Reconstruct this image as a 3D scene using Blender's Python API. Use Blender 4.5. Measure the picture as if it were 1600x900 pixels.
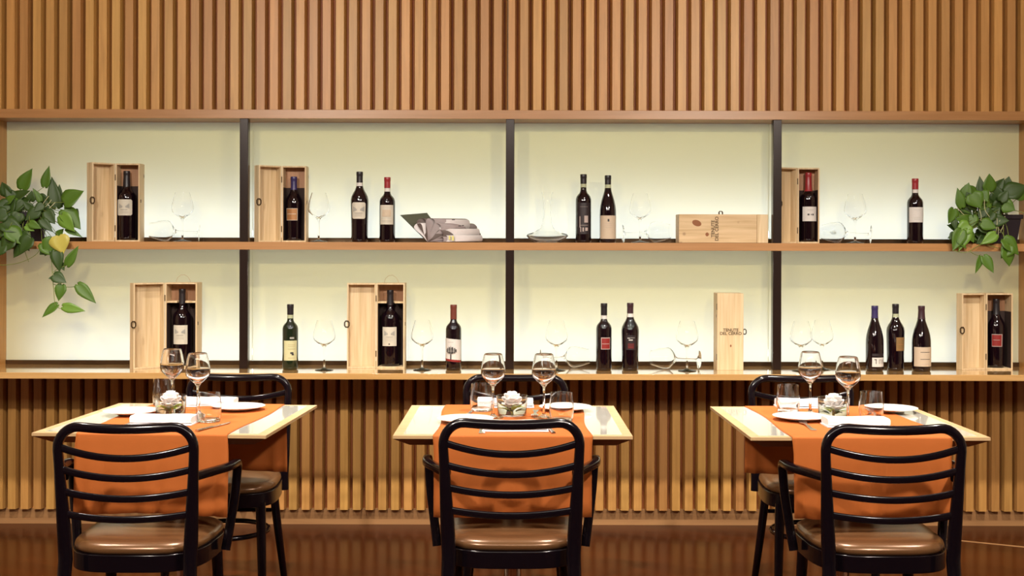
import bpy, math, random
from math import pi, sin, cos, radians as rad
from mathutils import Vector as V, Matrix as M4
random.seed(7)
S = bpy.context.scene
COL = S.collection
for o in list(bpy.data.objects): bpy.data.objects.remove(o)

# ------------------------------------------------------------ camera, world, lights, exposure
F = 1960.0; HX = 800.0; HY = 382.0; EYE = 1.332
cam = bpy.data.cameras.new('camera'); cam.sensor_width = 36; cam.lens = F/1600*36
cam.shift_y = -(450-HY)/1600.0; cam.clip_start = 0.05
co = bpy.data.objects.new('camera', cam); COL.objects.link(co)
co.matrix_world = M4.Translation((0, 0, EYE)) @ M4.Rotation(pi/2, 4, 'X') @ M4.Rotation(0.0025, 4, 'Z')
S.camera = co
S.view_settings.view_transform = 'Standard'; S.view_settings.look = 'None'
S.view_settings.gamma = 1; S.view_settings.use_curve_mapping = False
S.view_settings.exposure = 0.0
w = bpy.data.worlds.new('world'); S.world = w; w.use_nodes = True
w.node_tree.nodes['Background'].inputs[0].default_value = (1, .8, .6, 1)
w.node_tree.nodes['Background'].inputs[1].default_value = 0.03

def area(name, loc, target, sx, sy, power, colr, shape='RECTANGLE', spread=180):
    l = bpy.data.lights.new(name, 'AREA'); l.shape = shape; l.size = sx
    if shape in ('RECTANGLE', 'ELLIPSE'): l.size_y = sy
    l.energy = power; l.color = colr; l.spread = rad(spread)
    o = bpy.data.objects.new(name, l); COL.objects.link(o)
    o.location = loc
    o.rotation_euler = (V(target)-V(loc)).to_track_quat('-Z', 'Y').to_euler()
    return o
WARM = (1, .91, .80)
# ceiling downlights over the tables and over the aisle
for i, x in enumerate((-2.1, -.72, .72, 2.1)):
    area('ceiling_spot', (x, 4.15, 2.74), (x, 4.6, 0.7), .11, .11, 22, WARM, 'DISK', 96)
for i, x in enumerate((-1.5, 1.5)):
    area('ceiling_spot', (x, 1.6, 2.74), (x*.75, 5.9, 1.0), .16, .16, 62, WARM, 'DISK', 150)
area('front_fill_light', (0, 1.05, 2.73), (0, 4.8, .7), 3.6, .7, 68, (1, .91, .80))  # added soft fill from the front, stands for no fixture
# LED strips at the foot of each backlit glass row
for z in (.80, 1.385):
    area('led_strip', (0, 6.18, z), (0, 5.99, z+.05), 4.5, .03, 9.5, (.80, .90, 1.0))

# ------------------------------------------------------------ geometry of the place
YU = 5.75      # bulkhead / beam / middle shelf / posts front
YP = 5.95      # backlit glass
YC = 5.564     # counter front
YL = 5.93      # lower slats front
ZC = .7586     # counter top
ZM = 1.341     # middle shelf top
ZB = 1.907     # beam underside
PITCH = .0604
def P(px, py, Y): return V(((px-HX)/F*Y, Y, EYE-(py-HY)/F*Y))
def PX(px, Y): return (px-HX)/F*Y

# ------------------------------------------------------------ materials
def newmat(name):
    m = bpy.data.materials.new(name); m.use_nodes = True
    nt = m.node_tree; return m, nt, nt.nodes['Principled BSDF']
def pm(name, c, rough=.5, metal=0, spec=.5, coat=0, trans=0, ior=1.45, sheen=0, bump=0, bscale=200):
    m, nt, b = newmat(name)
    b.inputs['Base Color'].default_value = (*c, 1); b.inputs['Roughness'].default_value = rough
    b.inputs['Metallic'].default_value = metal; b.inputs['Specular IOR Level'].default_value = spec
    b.inputs['Coat Weight'].default_value = coat; b.inputs['Coat Roughness'].default_value = .06
    b.inputs['Transmission Weight'].default_value = trans; b.inputs['IOR'].default_value = ior
    b.inputs['Sheen Weight'].default_value = sheen
    tc = nt.nodes.new('ShaderNodeTexCoord'); n = nt.nodes.new('ShaderNodeTexNoise')
    n.inputs['Scale'].default_value = bscale; nt.links.new(tc.outputs['Object'], n.inputs['Vector'])
    if bump:
        bp = nt.nodes.new('ShaderNodeBump'); bp.inputs['Strength'].default_value = bump; bp.inputs['Distance'].default_value = .002
        nt.links.new(n.outputs['Fac'], bp.inputs['Height']); nt.links.new(bp.outputs['Normal'], b.inputs['Normal'])
    elif not trans:
        mx = nt.nodes.new('ShaderNodeMix'); mx.data_type = 'RGBA'; mx.inputs[6].default_value = (*[v*.93 for v in c], 1)
        mx.inputs[7].default_value = (*[min(1, v*1.05) for v in c], 1)
        nt.links.new(n.outputs['Fac'], mx.inputs[0]); nt.links.new(mx.outputs[2], b.inputs['Base Color'])
    return m
def wood(name, c1, c2, scale=(18, 18, .9), rough=.4, spec=.5, coat=0, slat=False, knots=False, bump=.05, detail=5):
    m, nt, b = newmat(name); L = nt.links.new; N = nt.nodes.new
    tc = N('ShaderNodeTexCoord'); mp = N('ShaderNodeMapping'); mp.inputs['Scale'].default_value = scale
    L(tc.outputs['Object'], mp.inputs['Vector'])
    n = N('ShaderNodeTexNoise'); n.inputs['Scale'].default_value = 3; n.inputs['Detail'].default_value = detail
    n.inputs['Distortion'].default_value = .6; L(mp.outputs['Vector'], n.inputs['Vector'])
    r = N('ShaderNodeValToRGB'); r.color_ramp.elements[0].position = .3; r.color_ramp.elements[1].position = .7
    r.color_ramp.elements[0].color = (*c1, 1); r.color_ramp.elements[1].color = (*c2, 1)
    L(n.outputs['Fac'], r.inputs['Fac']); out = r.outputs['Color']
    if slat:
        sx = N('ShaderNodeSeparateXYZ'); L(tc.outputs['Object'], sx.inputs[0])
        d = N('ShaderNodeMath'); d.operation = 'DIVIDE'; d.inputs[1].default_value = PITCH; L(sx.outputs[0], d.inputs[0])
        fl = N('ShaderNodeMath'); fl.operation = 'ROUND'; L(d.outputs[0], fl.inputs[0])
        wn = N('ShaderNodeTexWhiteNoise'); wn.noise_dimensions = '1D'; L(fl.outputs[0], wn.inputs['W'])
        hs = N('ShaderNodeHueSaturation'); mr = N('ShaderNodeMapRange'); mr.inputs['To Min'].default_value = .84; mr.inputs['To Max'].default_value = 1.14
        L(wn.outputs['Value'], mr.inputs['Value']); L(mr.outputs[0], hs.inputs['Value']); L(out, hs.inputs['Color'])
        mr2 = N('ShaderNodeMapRange'); mr2.inputs['To Min'].default_value = .49; mr2.inputs['To Max'].default_value = .512
        L(wn.outputs['Color'], mr2.inputs['Value']); L(mr2.outputs[0], hs.inputs['Hue']); out = hs.outputs['Color']
    if knots:
        vo = N('ShaderNodeTexVoronoi'); vo.inputs['Scale'].default_value = 9; L(tc.outputs['Object'], vo.inputs['Vector'])
        kr = N('ShaderNodeValToRGB'); kr.color_ramp.elements[0].position = .05; kr.color_ramp.elements[1].position = .12
        kr.color_ramp.elements[0].color = (.22, .09, .03, 1); kr.color_ramp.elements[1].color = (1, 1, 1, 1); L(vo.outputs['Distance'], kr.inputs['Fac'])
        mm = N('ShaderNodeMix'); mm.data_type = 'RGBA'; mm.blend_type = 'MULTIPLY'; mm.inputs[0].default_value = .85
        L(out, mm.inputs[6]); L(kr.outputs['Color'], mm.inputs[7]); out = mm.outputs[2]
    L(out, b.inputs['Base Color'])
    b.inputs['Roughness'].default_value = rough; b.inputs['Specular IOR Level'].default_value = spec
    b.inputs['Coat Weight'].default_value = coat; b.inputs['Coat Roughness'].default_value = .08
    bp = N('ShaderNodeBump'); bp.inputs['Strength'].default_value = bump; bp.inputs['Distance'].default_value = .002
    L(n.outputs['Fac'], bp.inputs['Height']); L(bp.outputs['Normal'], b.inputs['Normal'])
    return m
MT = {}
MT['slat'] = wood('slat_wood', (.43, .21, .056), (.55, .285, .082), slat=True, rough=.42)
MT['slatback'] = wood('groove_wood', (.24, .066, .011), (.30, .088, .016), rough=.6)
MT['beam'] = wood('shelf_wood', (.36, .172, .058), (.43, .215, .078), scale=(.9, 16, 16), rough=.35)
MT['counter'] = wood('counter_wood', (.48, .27, .09), (.58, .34, .13), scale=(.9, 14, 14), rough=.10, coat=1, bump=.004)
MT['side'] = wood('side_wood', (.44, .22, .06), (.52, .28, .09), scale=(14, 14, .9), rough=.4)
MT['basew'] = wood('baseboard_wood', (.33, .165, .065), (.40, .21, .085), scale=(.9, 14, 14), rough=.45)
MT['tablewood'] = wood('table_wood', (.54, .35, .17), (.64, .43, .23), scale=(1.4, 14, 14), rough=.3)
MT['shadedwood'] = wood('table_wood_shaded', (.30, .12, .045), (.36, .16, .06), scale=(1.4, 14, 14), rough=.4)  # same table wood, underside shade put into its colour
MT['pine'] = wood('pine_wood', (.56, .40, .21), (.74, .58, .36), scale=(22, 22, 1.1), rough=.55, knots=True)
MT['pineh'] = wood('pine_wood_lying', (.50, .34, .17), (.68, .51, .30), scale=(1.1, 22, 22), rough=.55, knots=True)
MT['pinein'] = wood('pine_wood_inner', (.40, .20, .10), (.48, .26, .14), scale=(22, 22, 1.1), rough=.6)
MT['burn'] = pm('burnt_ink', (.09, .05, .02), .7)
MT['knot'] = pm('knot_wood', (.25, .09, .03), .6)
MT['black'] = pm('black_lacquer', (.005, .003, .005), .16, spec=.45, coat=.12)
MT['bronze'] = pm('bronze_metal', (.022, .012, .009), .22, metal=.2, spec=.6)
MT['rail'] = pm('rail_metal', (.14, .09, .05), .2, metal=.8)
MT['leather'] = pm('tan_leather', (.17, .078, .030), .27, metal=.3, spec=.7)
MT['chrome'] = pm('chrome', (.8, .8, .8), .12, metal=1)
MT['steel'] = pm('cutlery_steel', (.72, .70, .68), .2, metal=1)
MT['brass'] = pm('antique_brass', (.10, .065, .035), .4, metal=.7)
MT['glass'] = pm('clear_glass', (1, 1, 1), 0.0, trans=1, ior=1.45)
MT['thinglass'] = pm('thin_clear_glass', (1, 1, 1), 0.0, trans=1, ior=1.20)
MT['china'] = pm('white_china', (.86, .84, .82), .15, coat=.4)
MT['napkin'] = pm('white_linen', (.87, .85, .86), .9, sheen=.2, bump=.1, bscale=500)
MT['orange'] = pm('orange_cloth', (.49, .125, .018), .8, sheen=0, bump=.15, bscale=600)
MT['insert'] = pm('cream_glass', (.78, .76, .68), .03, spec=.9, coat=1)
MT['bottle'] = pm('dark_bottle_glass', (.006, .002, .004), .05, spec=.8, coat=.4)
MT['bottleg'] = pm('green_bottle_glass', (.010, .018, .008), .05, spec=.8, coat=.4)
MT['cblack'] = pm('capsule_black', (.018, .014, .016), .35)
MT['cred'] = pm('capsule_red', (.30, .025, .03), .3)
MT['cbrown'] = pm('capsule_brown', (.16, .04, .025), .35)
MT['cnavy'] = pm('capsule_navy', (.04, .03, .11), .3)
MT['cdark'] = pm('capsule_plum', (.05, .022, .028), .3)
MT['band'] = pm('paper_band', (.62, .58, .48), .6)
MT['bandg'] = pm('green_band', (.42, .45, .28), .6)
MT['cream'] = pm('label_cream', (.60, .56, .46), .6)
MT['white'] = pm('label_white', (.66, .63, .59), .6)
MT['beige'] = pm('label_beige', (.56, .45, .33), .6)
MT['olive'] = pm('label_yellow', (.58, .56, .32), .6)
MT['copper'] = pm('label_copper', (.42, .20, .08), .4, metal=.3)
MT['gold'] = pm('label_gold_brown', (.30, .18, .07), .45, metal=.3)
MT['lred'] = pm('label_red', (.24, .018, .016), .5)
MT['dred'] = pm('label_dark_red', (.10, .015, .015), .5)
MT['grey'] = pm('ink_grey', (.34, .33, .30), .6)
MT['ink'] = pm('ink_dark', (.05, .045, .045), .6)
MT['taupe'] = pm('ink_taupe', (.42, .34, .31), .6)
MT['dblack'] = pm('label_black', (.022, .014, .016), .5)
MT['lining'] = pm('dark_lining', (.035, .018, .014), .8)
MT['cord'] = pm('rope_cord', (.52, .42, .26), .8)
MT['pot'] = pm('black_plastic', (.018, .013, .018), .35)
MT['soil'] = pm('soil', (.04, .025, .015), .95)
MT['stem'] = pm('green_stem', (.16, .20, .04), .5)
MT['root'] = pm('pale_root', (.55, .52, .30), .6)
MT['leafd'] = pm('leaf_dark_green', (.028, .062, .007), .5, bscale=60)
MT['leafm'] = pm('leaf_green', (.065, .140, .010), .5, bscale=60)
MT['leafl'] = pm('leaf_light_green', (.13, .25, .03), .42, bscale=60)
MT['leafy'] = pm('leaf_yellow', (.46, .40, .08), .4, bscale=60)
MT['petal'] = pm('white_petal', (.90, .87, .84), .6, sheen=.2)
MT['moss'] = pm('bright_green_leaf', (.50, .72, .10), .5)
MT['cover'] = pm('olive_card', (.085, .09, .06), .5)
MT['page'] = pm('printed_paper', (.66, .62, .62), .5)
MT['pagegrey'] = pm('grey_printed_paper', (.30, .25, .25), .5)
MT['pagedark'] = pm('dark_printed_paper', (.10, .07, .06), .5)
MT['yprint'] = pm('yellow_print', (.62, .58, .20), .5)
MT['plaster'] = pm('warm_plaster', (.62, .47, .33), .8)
MT['ceilp'] = pm('ceiling_paint', (.62, .52, .42), .8)
MT['cavity'] = pm('cavity_paint', (.84, .78, .54), .9)

def mat_panel():
    m, nt, b = newmat('opal_glass'); N = nt.nodes.new; L = nt.links.new
    nt.nodes.remove(b); out = nt.nodes['Material Output']
    t = N('ShaderNodeBsdfTranslucent'); t.inputs[0].default_value = (.93, .95, .95, 1)
    d = N('ShaderNodeBsdfDiffuse'); d.inputs[0].default_value = (.56, .50, .20, 1)
    mx = N('ShaderNodeMixShader'); mx.inputs[0].default_value = .5; L(t.outputs[0], mx.inputs[1]); L(d.outputs[0], mx.inputs[2])
    g = N('ShaderNodeBsdfGlossy'); g.inputs['Roughness'].default_value = .02
    fr = N('ShaderNodeFresnel'); fr.inputs[0].default_value = 1.45
    m2 = N('ShaderNodeMixShader'); L(fr.outputs[0], m2.inputs[0]); L(mx.outputs[0], m2.inputs[1]); L(g.outputs[0], m2.inputs[2])
    L(m2.outputs[0], out.inputs[0]); return m
MT['panel'] = mat_panel()
def mat_floor():
    m, nt, b = newmat('polished_parquet'); N = nt.nodes.new; L = nt.links.new
    tc = N('ShaderNodeTexCoord'); mp = N('ShaderNodeMapping'); mp.inputs['Rotation'].default_value = (0, 0, rad(24)); L(tc.outputs['Object'], mp.inputs[0])
    br = N('ShaderNodeTexBrick'); br.inputs['Scale'].default_value = 1; br.inputs['Brick Width'].default_value = .9; br.inputs['Row Height'].default_value = .09
    br.inputs['Mortar Size'].default_value = .0012; br.inputs['Color1'].default_value = (.040, .008, .0015, 1); br.inputs['Color2'].default_value = (.062, .013, .0022, 1)
    br.inputs['Mortar'].default_value = (.03, .01, .004, 1); L(mp.outputs[0], br.inputs['Vector'])
    mp2 = N('ShaderNodeMapping'); mp2.inputs['Scale'].default_value = (3, 40, 1); L(mp.outputs[0], mp2.inputs[0])
    n = N('ShaderNodeTexNoise'); n.inputs['Scale'].default_value = 2; n.inputs['Detail'].default_value = 4; L(mp2.outputs[0], n.inputs['Vector'])
    mr = N('ShaderNodeMapRange'); mr.inputs['To Min'].default_value = .7; mr.inputs['To Max'].default_value = 1.3; L(n.outputs['Fac'], mr.inputs[0])
    hs = N('ShaderNodeHueSaturation'); L(br.outputs['Color'], hs.inputs['Color']); L(mr.outputs[0], hs.inputs['Value'])
    L(hs.outputs[0], b.inputs['Base Color']); b.inputs['Roughness'].default_value = .2; b.inputs['Specular IOR Level'].default_value = .13
    return m
MT['floor'] = mat_floor()

# ------------------------------------------------------------ mesh builder
class MB:
    def __init__(s): s.v = []; s.f = []; s.m = []; s.mats = []
    def mi(s, mat):
        if mat not in s.mats: s.mats.append(mat)
        return s.mats.index(mat)
    def add(s, vs, fs, mat):
        o = len(s.v); i = s.mi(mat); s.v += [V(a) for a in vs]
        for f in fs: s.f.append([o+k for k in f]); s.m.append(i)
        return s
    def box(s, x0, x1, y0, y1, z0, z1, mat):
        vs = [(x0, y0, z0), (x1, y0, z0), (x1, y1, z0), (x0, y1, z0), (x0, y0, z1), (x1, y0, z1), (x1, y1, z1), (x0, y1, z1)]
        return s.add(vs, [(0, 3, 2, 1), (4, 5, 6, 7), (0, 1, 5, 4), (1, 2, 6, 5), (2, 3, 7, 6), (3, 0, 4, 7)], mat)
    def prism(s, pts, axis_vec, mat):
        n = len(pts); a = [V(p) for p in pts]; b = [p+V(axis_vec) for p in a]
        return s.add(a+b, [list(range(n))[::-1], list(range(n, 2*n))]+[(i, (i+1) % n, n+(i+1) % n, n+i) for i in range(n)], mat)
    def lathe(s, prof, mat, seg=32, closed=False, c=(0, 0, 0)):
        vs = []; fs = []; n = len(prof)
        for r, z in prof:
            for k in range(seg):
                a = 2*pi*k/seg; vs.append((c[0]+r*cos(a), c[1]+r*sin(a), c[2]+z))
        m = n if closed else n-1
        for i in range(m):
            j = (i+1) % n
            for k in range(seg):
                l = (k+1) % seg; fs.append((i*seg+k, i*seg+l, j*seg+l, j*seg+k))
        if not closed:
            if prof[0][0] > 1e-5: fs.append(list(range(seg))[::-1])
            if prof[-1][0] > 1e-5: fs.append([(n-1)*seg+k for k in range(seg)])
        return s.add(vs, fs, mat)
    def sweep(s, pts, sec, mat, up=(0, 0, 1), closed=False):
        """sec: list of (u,v) or function(i)->list; u along side, v along up-ish"""
        pts = [V(p) for p in pts]; n = len(pts); vs = []; fs = []; k = None
        up = V(up)
        for i, p in enumerate(pts):
            if closed: t = pts[(i+1) % n]-pts[i-1]
            else: t = pts[min(i+1, n-1)]-pts[max(i-1, 0)]
            t.normalize(); side = t.cross(up)
            if side.length < 1e-4: side = t.cross(V((0, 1, 0)))
            side.normalize(); u2 = side.cross(t).normalized()
            sc = sec(i/(n-1)) if callable(sec) else sec
            k = len(sc)
            for a, b in sc: vs.append(p+side*a+u2*b)
        m = n if closed else n-1
        for i in range(m):
            j = (i+1) % n
            for q in range(k):
                r = (q+1) % k; fs.append((i*k+q, i*k+r, j*k+r, j*k+q))
        if not closed: fs += [list(range(k))[::-1], [(n-1)*k+q for q in range(k)]]
        return s.add(vs, fs, mat)
    def tube(s, pts, r, mat, seg=10, up=(0, 0, 1), closed=False):
        f = r if callable(r) else (lambda t: r)
        return s.sweep(pts, lambda t: [(f(t)*cos(2*pi*q/seg), f(t)*sin(2*pi*q/seg)) for q in range(seg)], mat, up, closed)
    def xf(s, mtx, start=0):
        for i in range(start, len(s.v)): s.v[i] = mtx @ s.v[i]
        return s
    def build(s, name, parent=None, smooth=35, bevel=0, solid=0, subsurf=0):
        me = bpy.data.meshes.new(name); me.from_pydata([tuple(a) for a in s.v], [], s.f)
        for m in s.mats: me.materials.append(MT[m])
        me.polygons.foreach_set('material_index', s.m); me.update()
        import bmesh
        bm = bmesh.new(); bm.from_mesh(me); bmesh.ops.recalc_face_normals(bm, faces=bm.faces); bm.to_mesh(me); bm.free()
        if smooth:
            me.shade_smooth(); me.set_sharp_from_angle(angle=rad(smooth))
        o = bpy.data.objects.new(name, me); COL.objects.link(o)
        if parent: o.parent = parent
        if solid:
            d = o.modifiers.new('solid', 'SOLIDIFY'); d.thickness = solid; d.offset = 0
        if bevel:
            d = o.modifiers.new('bevel', 'BEVEL'); d.width = bevel; d.segments = 2; d.limit_method = 'ANGLE'; d.angle_limit = rad(40)
        if subsurf:
            d = o.modifiers.new('sub', 'SUBSURF'); d.levels = subsurf; d.render_levels = subsurf
        return o
def thing(name, label, cat, loc=(0, 0, 0), rz=0, group=None):
    o = bpy.data.objects.new(name, None); COL.objects.link(o); o.empty_display_size = .05
    o.location = loc; o.rotation_euler = (0, 0, rz); return tag(o, label, cat, group)
def tag(o, label, cat, group=None, kind=None):
    o['label'] = label; o['category'] = cat
    if group: o['group'] = group
    if kind: o['kind'] = kind
    return o
def struct(o, label=None):
    o['kind'] = 'structure'
    if label: o['label'] = label
    return o
def copy_tree(o, parent=None):
    c = o.copy(); COL.objects.link(c)
    if parent: c.parent = parent
    for ch in list(o.children): copy_tree(ch, c)
    return c
def spline(pts, n=8):
    pts = [V(p) for p in pts]; out = []
    for i in range(len(pts)-1):
        p0 = pts[max(i-1, 0)]; p1 = pts[i]; p2 = pts[i+1]; p3 = pts[min(i+2, len(pts)-1)]
        for k in range(n):
            t = k/n
            out.append(.5*((2*p1)+(-p0+p2)*t+(2*p0-5*p1+4*p2-p3)*t*t+(-p0+3*p1-3*p2+p3)*t**3))
    out.append(pts[-1]); return out

# ------------------------------------------------------------ room shell
XR = 3.6
struct(MB().box(-XR, XR, -2.6, 6.3, -.05, 0, 'floor').build('floor', smooth=0), 'polished red-brown parquet floor')
struct(MB().box(-XR, XR, -2.6, 6.3, 2.78, 2.84, 'ceilp').build('ceiling', smooth=0), 'plain ceiling above the dining room')
struct(MB().box(-XR-.1, -XR, -2.6, 6.3, 0, 2.78, 'plaster').build('wall_left', smooth=0), 'plaster wall at the left')
struct(MB().box(XR, XR+.1, -2.6, 6.3, 0, 2.78, 'plaster').build('wall_right', smooth=0), 'plaster wall at the right')
struct(MB().box(-XR, XR, -2.7, -2.6, 0, 2.78, 'plaster').build('wall_front', smooth=0), 'plaster wall behind the viewer')
def slats(x_groove, y, z0, z1, name, label, zrail=None):
    b = MB(); gw = .0240; dp = .048
    b.box(-XR, XR, y+dp, y+dp+.02, z0, z1, 'slatback')
    n0 = int((-XR-x_groove)/PITCH)
    k = n0
    while True:
        xa = x_groove+gw/2+k*PITCH; xb = xa+PITCH-gw
        if xb > XR: break
        sl = .0082; b.prism([(xa, y, z0), (xb, y, z0), (xb+sl, y+dp, z0), (xa-sl, y+dp, z0)], (0, 0, z1-z0), 'slat'); k += 1
    return b
b = slats(PX(688, YL), YL, .075, ZC-.03, '', '')
b.box(-XR, XR, YL+.062, 6.3, 0, ZC-.03, 'slatback')
struct(b.build('wall_back', smooth=0, bevel=0), 'lower wall of vertical timber slats under the counter')
b = slats(PX(808, YU), YU+.003, ZB+.041, 2.78, '', '')
b.box(-XR, XR, YU+.065, 6.3, ZB+.041, 2.78, 'slatback')
b.box(PX(791.8, YU), PX(793.4, YU), YU, YU+.003, ZB+.041, 2.78, 'burn')
struct(b.build('wall_upper', smooth=0), 'upper bulkhead of vertical timber slats above the shelves')
struct(MB().box(-XR, XR, YL+.033, YL+.062, 0, .075, 'basew').build('baseboard_back', smooth=0), 'timber baseboard under the slatted wall')
# pale inlay line in the floor, right
a = P(1480, 842, 1); 
def fl(px, py): Y = EYE*F/(py-HY); return V((PX(px, Y), Y, .0008))
p0 = fl(1440, 837.5); p1 = fl(1680, 861); d = (p1-p0).normalized(); n = V((-d.y, d.x, 0))*.011
struct(MB().prism([p0-n, p1-n, p1+n, p0+n], (0, 0, .0012), 'basew').build('trim_1', smooth=0), 'pale inlay line in the floor')

# ------------------------------------------------------------ built-in shelving with backlit glass
XS0 = PX(10, YP); XS1 = PX(1592, YP)
def place(b, name, base, **k):
    for i in range(len(b.v)): b.v[i] = b.v[i]-V(base)
    o = b.build(name, None, **k); o.location = base; return o
tag(place(MB().box(-XR, XR, YC, YP+.02, ZC-.0275, ZC, 'counter'), 'counter', (0, YC, ZC), bevel=.0015), 'long glossy pale wood counter running below the backlit glass', 'counter')
tag(place(MB().box(XS0-.001, XS1+.001, YU, YP, ZM-.0355, ZM, 'beam'), 'wall_shelf', (0, YU, ZM), bevel=.0012), 'long pale wood shelf across the middle of the backlit glass', 'shelf')
struct(place(MB().box(-XR, XR, YU, 6.3, ZB, ZB+.041, 'beam'), 'trim_2', (0, YU, ZB), bevel=.0012), 'wooden beam under the upper slats')
struct(place(MB().box(-XR, XS0, YU, 6.3, ZC, ZB, 'side'), 'trim_3', (XS0, YU, ZC)), 'wooden side lining at the left end of the shelving')
struct(place(MB().box(XS1, XR, YU, 6.3, ZC, ZB, 'side'), 'trim_4', (XS1, YU, ZC)), 'wooden side lining at the right end of the shelving')
posts = [PX(380.7, YU), PX(796.7, YU), PX(1214.6, YU)]
for x, wh in zip(posts, ('left', 'centre', 'right')):
    for z0, z1, ro in ((ZC, ZM-.0355, 'between counter and middle shelf'), (ZM, ZB, 'between middle shelf and beam')):
        tag(place(MB().box(x-.0195, x+.0195, YU+.001, YU+.045, z0, z1, 'bronze'), 'shelf_post', (x, YU, z0), bevel=.002), 'dark bronze %s post %s' % (wh, ro), 'post', 'dark shelf posts')
for z, ro in ((ZC, 'counter'), (ZM, 'middle shelf')):
    tag(place(MB().box(XS0, XS1, YP-.008, YP, z, z+.0205, 'rail'), 'glass_rail', (0, YP, z), bevel=.001), 'thin dark metal rail at the back of the %s under the glass' % ro, 'rail')
xs = [XS0]+posts+[XS1]
for z0, z1, ro in ((ZC+.0205, ZM-.0355, 'lower'), (ZM+.0205, ZB, 'upper')):
    for i, wh in enumerate(('at the left end', 'between the left and centre posts', 'between the centre and right posts', 'at the right end')):
        x0 = xs[i]+.001; x1 = xs[i+1]-.001
        b = MB(); vs = [(x0, YP, z0), (x1, YP, z0), (x1, YP, z1), (x0, YP, z1), (x0, YP+.006, z0), (x1, YP+.006, z0), (x1, YP+.006, z1), (x0, YP+.006, z1)]
        b.add(vs, [(0, 1, 2, 3), (0, 1, 5, 4), (1, 2, 6, 5), (2, 3, 7, 6), (3, 0, 4, 7)], 'panel')
        tag(place(b, 'backlit_glass', ((x0+x1)/2, YP, z0), smooth=0), 'backlit opal glass panel in the %s row, %s' % (ro, wh), 'glass panel', 'backlit glass panels')
# light boxes behind the glass
for q, (z0, z1) in enumerate(((ZC, ZM-.02), (ZM, ZB-.001))):
    b = MB(); b.box(XS0, XS1, 6.27, 6.30, z0, z1, 'cavity'); b.box(XS0, XS1, YP+.02, 6.27, z0-.015, z0, 'cavity')
    b.box(XS0, XS1, YP+.02, 6.27, z1-.012, z1, 'cavity')
    struct(place(b, 'wall_recess_%s' % ('lower', 'upper')[q], (0, 6.3, z0), smooth=0), 'light recess behind the glass')

# ------------------------------------------------------------ wine bottles
def prof(kind, H, R):
    if kind == 'bordeaux':
        pts = [(R*.5, .004), (R*.86, .0), (R*.97, .004), (R, .012), (R, .60*H), (R*.985, .635*H), (R*.90, .67*H), (R*.72, .70*H), (R*.52, .725*H), (R*.41, .755*H), (R*.385, .79*H)]
    elif kind == 'bulge':
        pts = [(R*.5, .004), (R*.82, .0), (R*.90, .004), (R*.925, .014), (R*.95, .30*H), (R, .56*H), (R*.995, .60*H), (R*.93, .645*H), (R*.76, .69*H), (R*.55, .735*H), (R*.42, .775*H), (R*.37, .81*H)]
    else:
        pts = [(R*.5, .004), (R*.88, .0), (R*.98, .005), (R, .014), (R, .42*H), (R*.985, .48*H), (R*.92, .55*H), (R*.78, .63*H), (R*.58, .71*H), (R*.44, .77*H), (R*.38, .82*H)]
    pts += [(.0138, .86*H), (.0136, H-.006)]
    return pts
def rad_at(pts, z):
    for (r0, z0), (r1, z1) in zip(pts[2:], pts[3:]):
        if z0 <= z <= z1: return r0+(r1-r0)*(z-z0)/max(1e-6, z1-z0)
    return pts[-1][0]
def patch(b, pts, x0, x1, z0, z1, off, mat, seg=14, rows=4, slant=0, rot=0, corner=0):
    """piece of paper wrapped on the bottle; x0,x1 are arc positions in metres seen from the front"""
    vs = []; fs = []
    for j in range(rows+1):
        z = z0+(z1-z0)*j/rows
        edge = min(z-z0, z1-z); cut = 0
        if corner and edge < corner: cut = corner-math.sqrt(max(0, corner**2-(corner-edge)**2))
        for i in range(seg+1):
            x = (x0+cut)+(x1-x0-2*cut)*i/seg; zz = z+slant*x
            r = rad_at(pts, zz)+off; a = -pi/2+x/rad_at(pts, (z0+z1)/2)+rot
            vs.append((r*cos(a), r*sin(a), zz))
    for j in range(rows):
        for i in range(seg):
            q = j*(seg+1)+i; fs.append((q, q+1, q+seg+2, q+seg+1))
    b.add(vs, fs, mat)
def bottle(label, px, Y, zb, H, R, kind, cap, cap_len, band, papers, glass='bottle', rot=0, group=None, cat='bottle', px_scale=None):
    t = thing('wine_bottle', label, cat, (PX(px, Y), Y, zb), rot, group)
    pts = prof(kind, H, R)
    MB().lathe([(0, .006)]+pts+[(0, H-.006)], glass, 36).build('bottle_body', t, smooth=50)
    c = MB(); zc = H-cap_len
    c.lathe([(rad_at(pts, zc)+.0008, zc), (rad_at(pts, zc+.01)+.0009, zc+.01), (.0147, H-.022), (.0147, H-.018), (.0154, H-.016), (.0154, H-.003), (.0145, H), (.0, H)], cap, 28)
    c.build('capsule', t, smooth=40)
    if band:
        zb2 = zc-.001; c = MB(); patch(c, pts, -.016, .016, zb2-.016, zb2, .0006, band, rows=2); c.build('neck_band', t, smooth=60)
    for pi_, paper in enumerate(papers):
        b = MB()
        for k, (x0, x1, z0, z1, mat, *ex) in enumerate(paper):
            kw = ex[0] if ex else {}
            patch(b, pts, x0, x1, z0, z1, .0005+.00025*k, mat, **kw)
        b.build('label', t, smooth=60)
    return t
def butterfly(x, z, s):   # two fan-like grey marks and fine lines
    o = []
    for sg in (-1, 1):
        for k in range(4):
            xa = sg*(.0035+k*.0022)*s; w_ = .0018*s
            o.append((x+min(xa, xa+sg*w_), x+max(xa, xa+sg*w_), z-(.003+k*.0006)*s, z+(.001+k*.0016)*s, 'grey', {'seg': 1, 'rows': 1}))
    o.append((x-.008*s, x+.008*s, z-.0085*s, z-.0075*s, 'grey', {'seg': 4, 'rows': 1}))
    return o
def lines(x, zs, w, mat='grey', h=.0009):
    return [(x-w/2, x+w/2, z, z+h, mat, {'seg': 6, 'rows': 1}) for z in zs]
rc = {'corner': .007, 'rows': 14}
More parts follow.
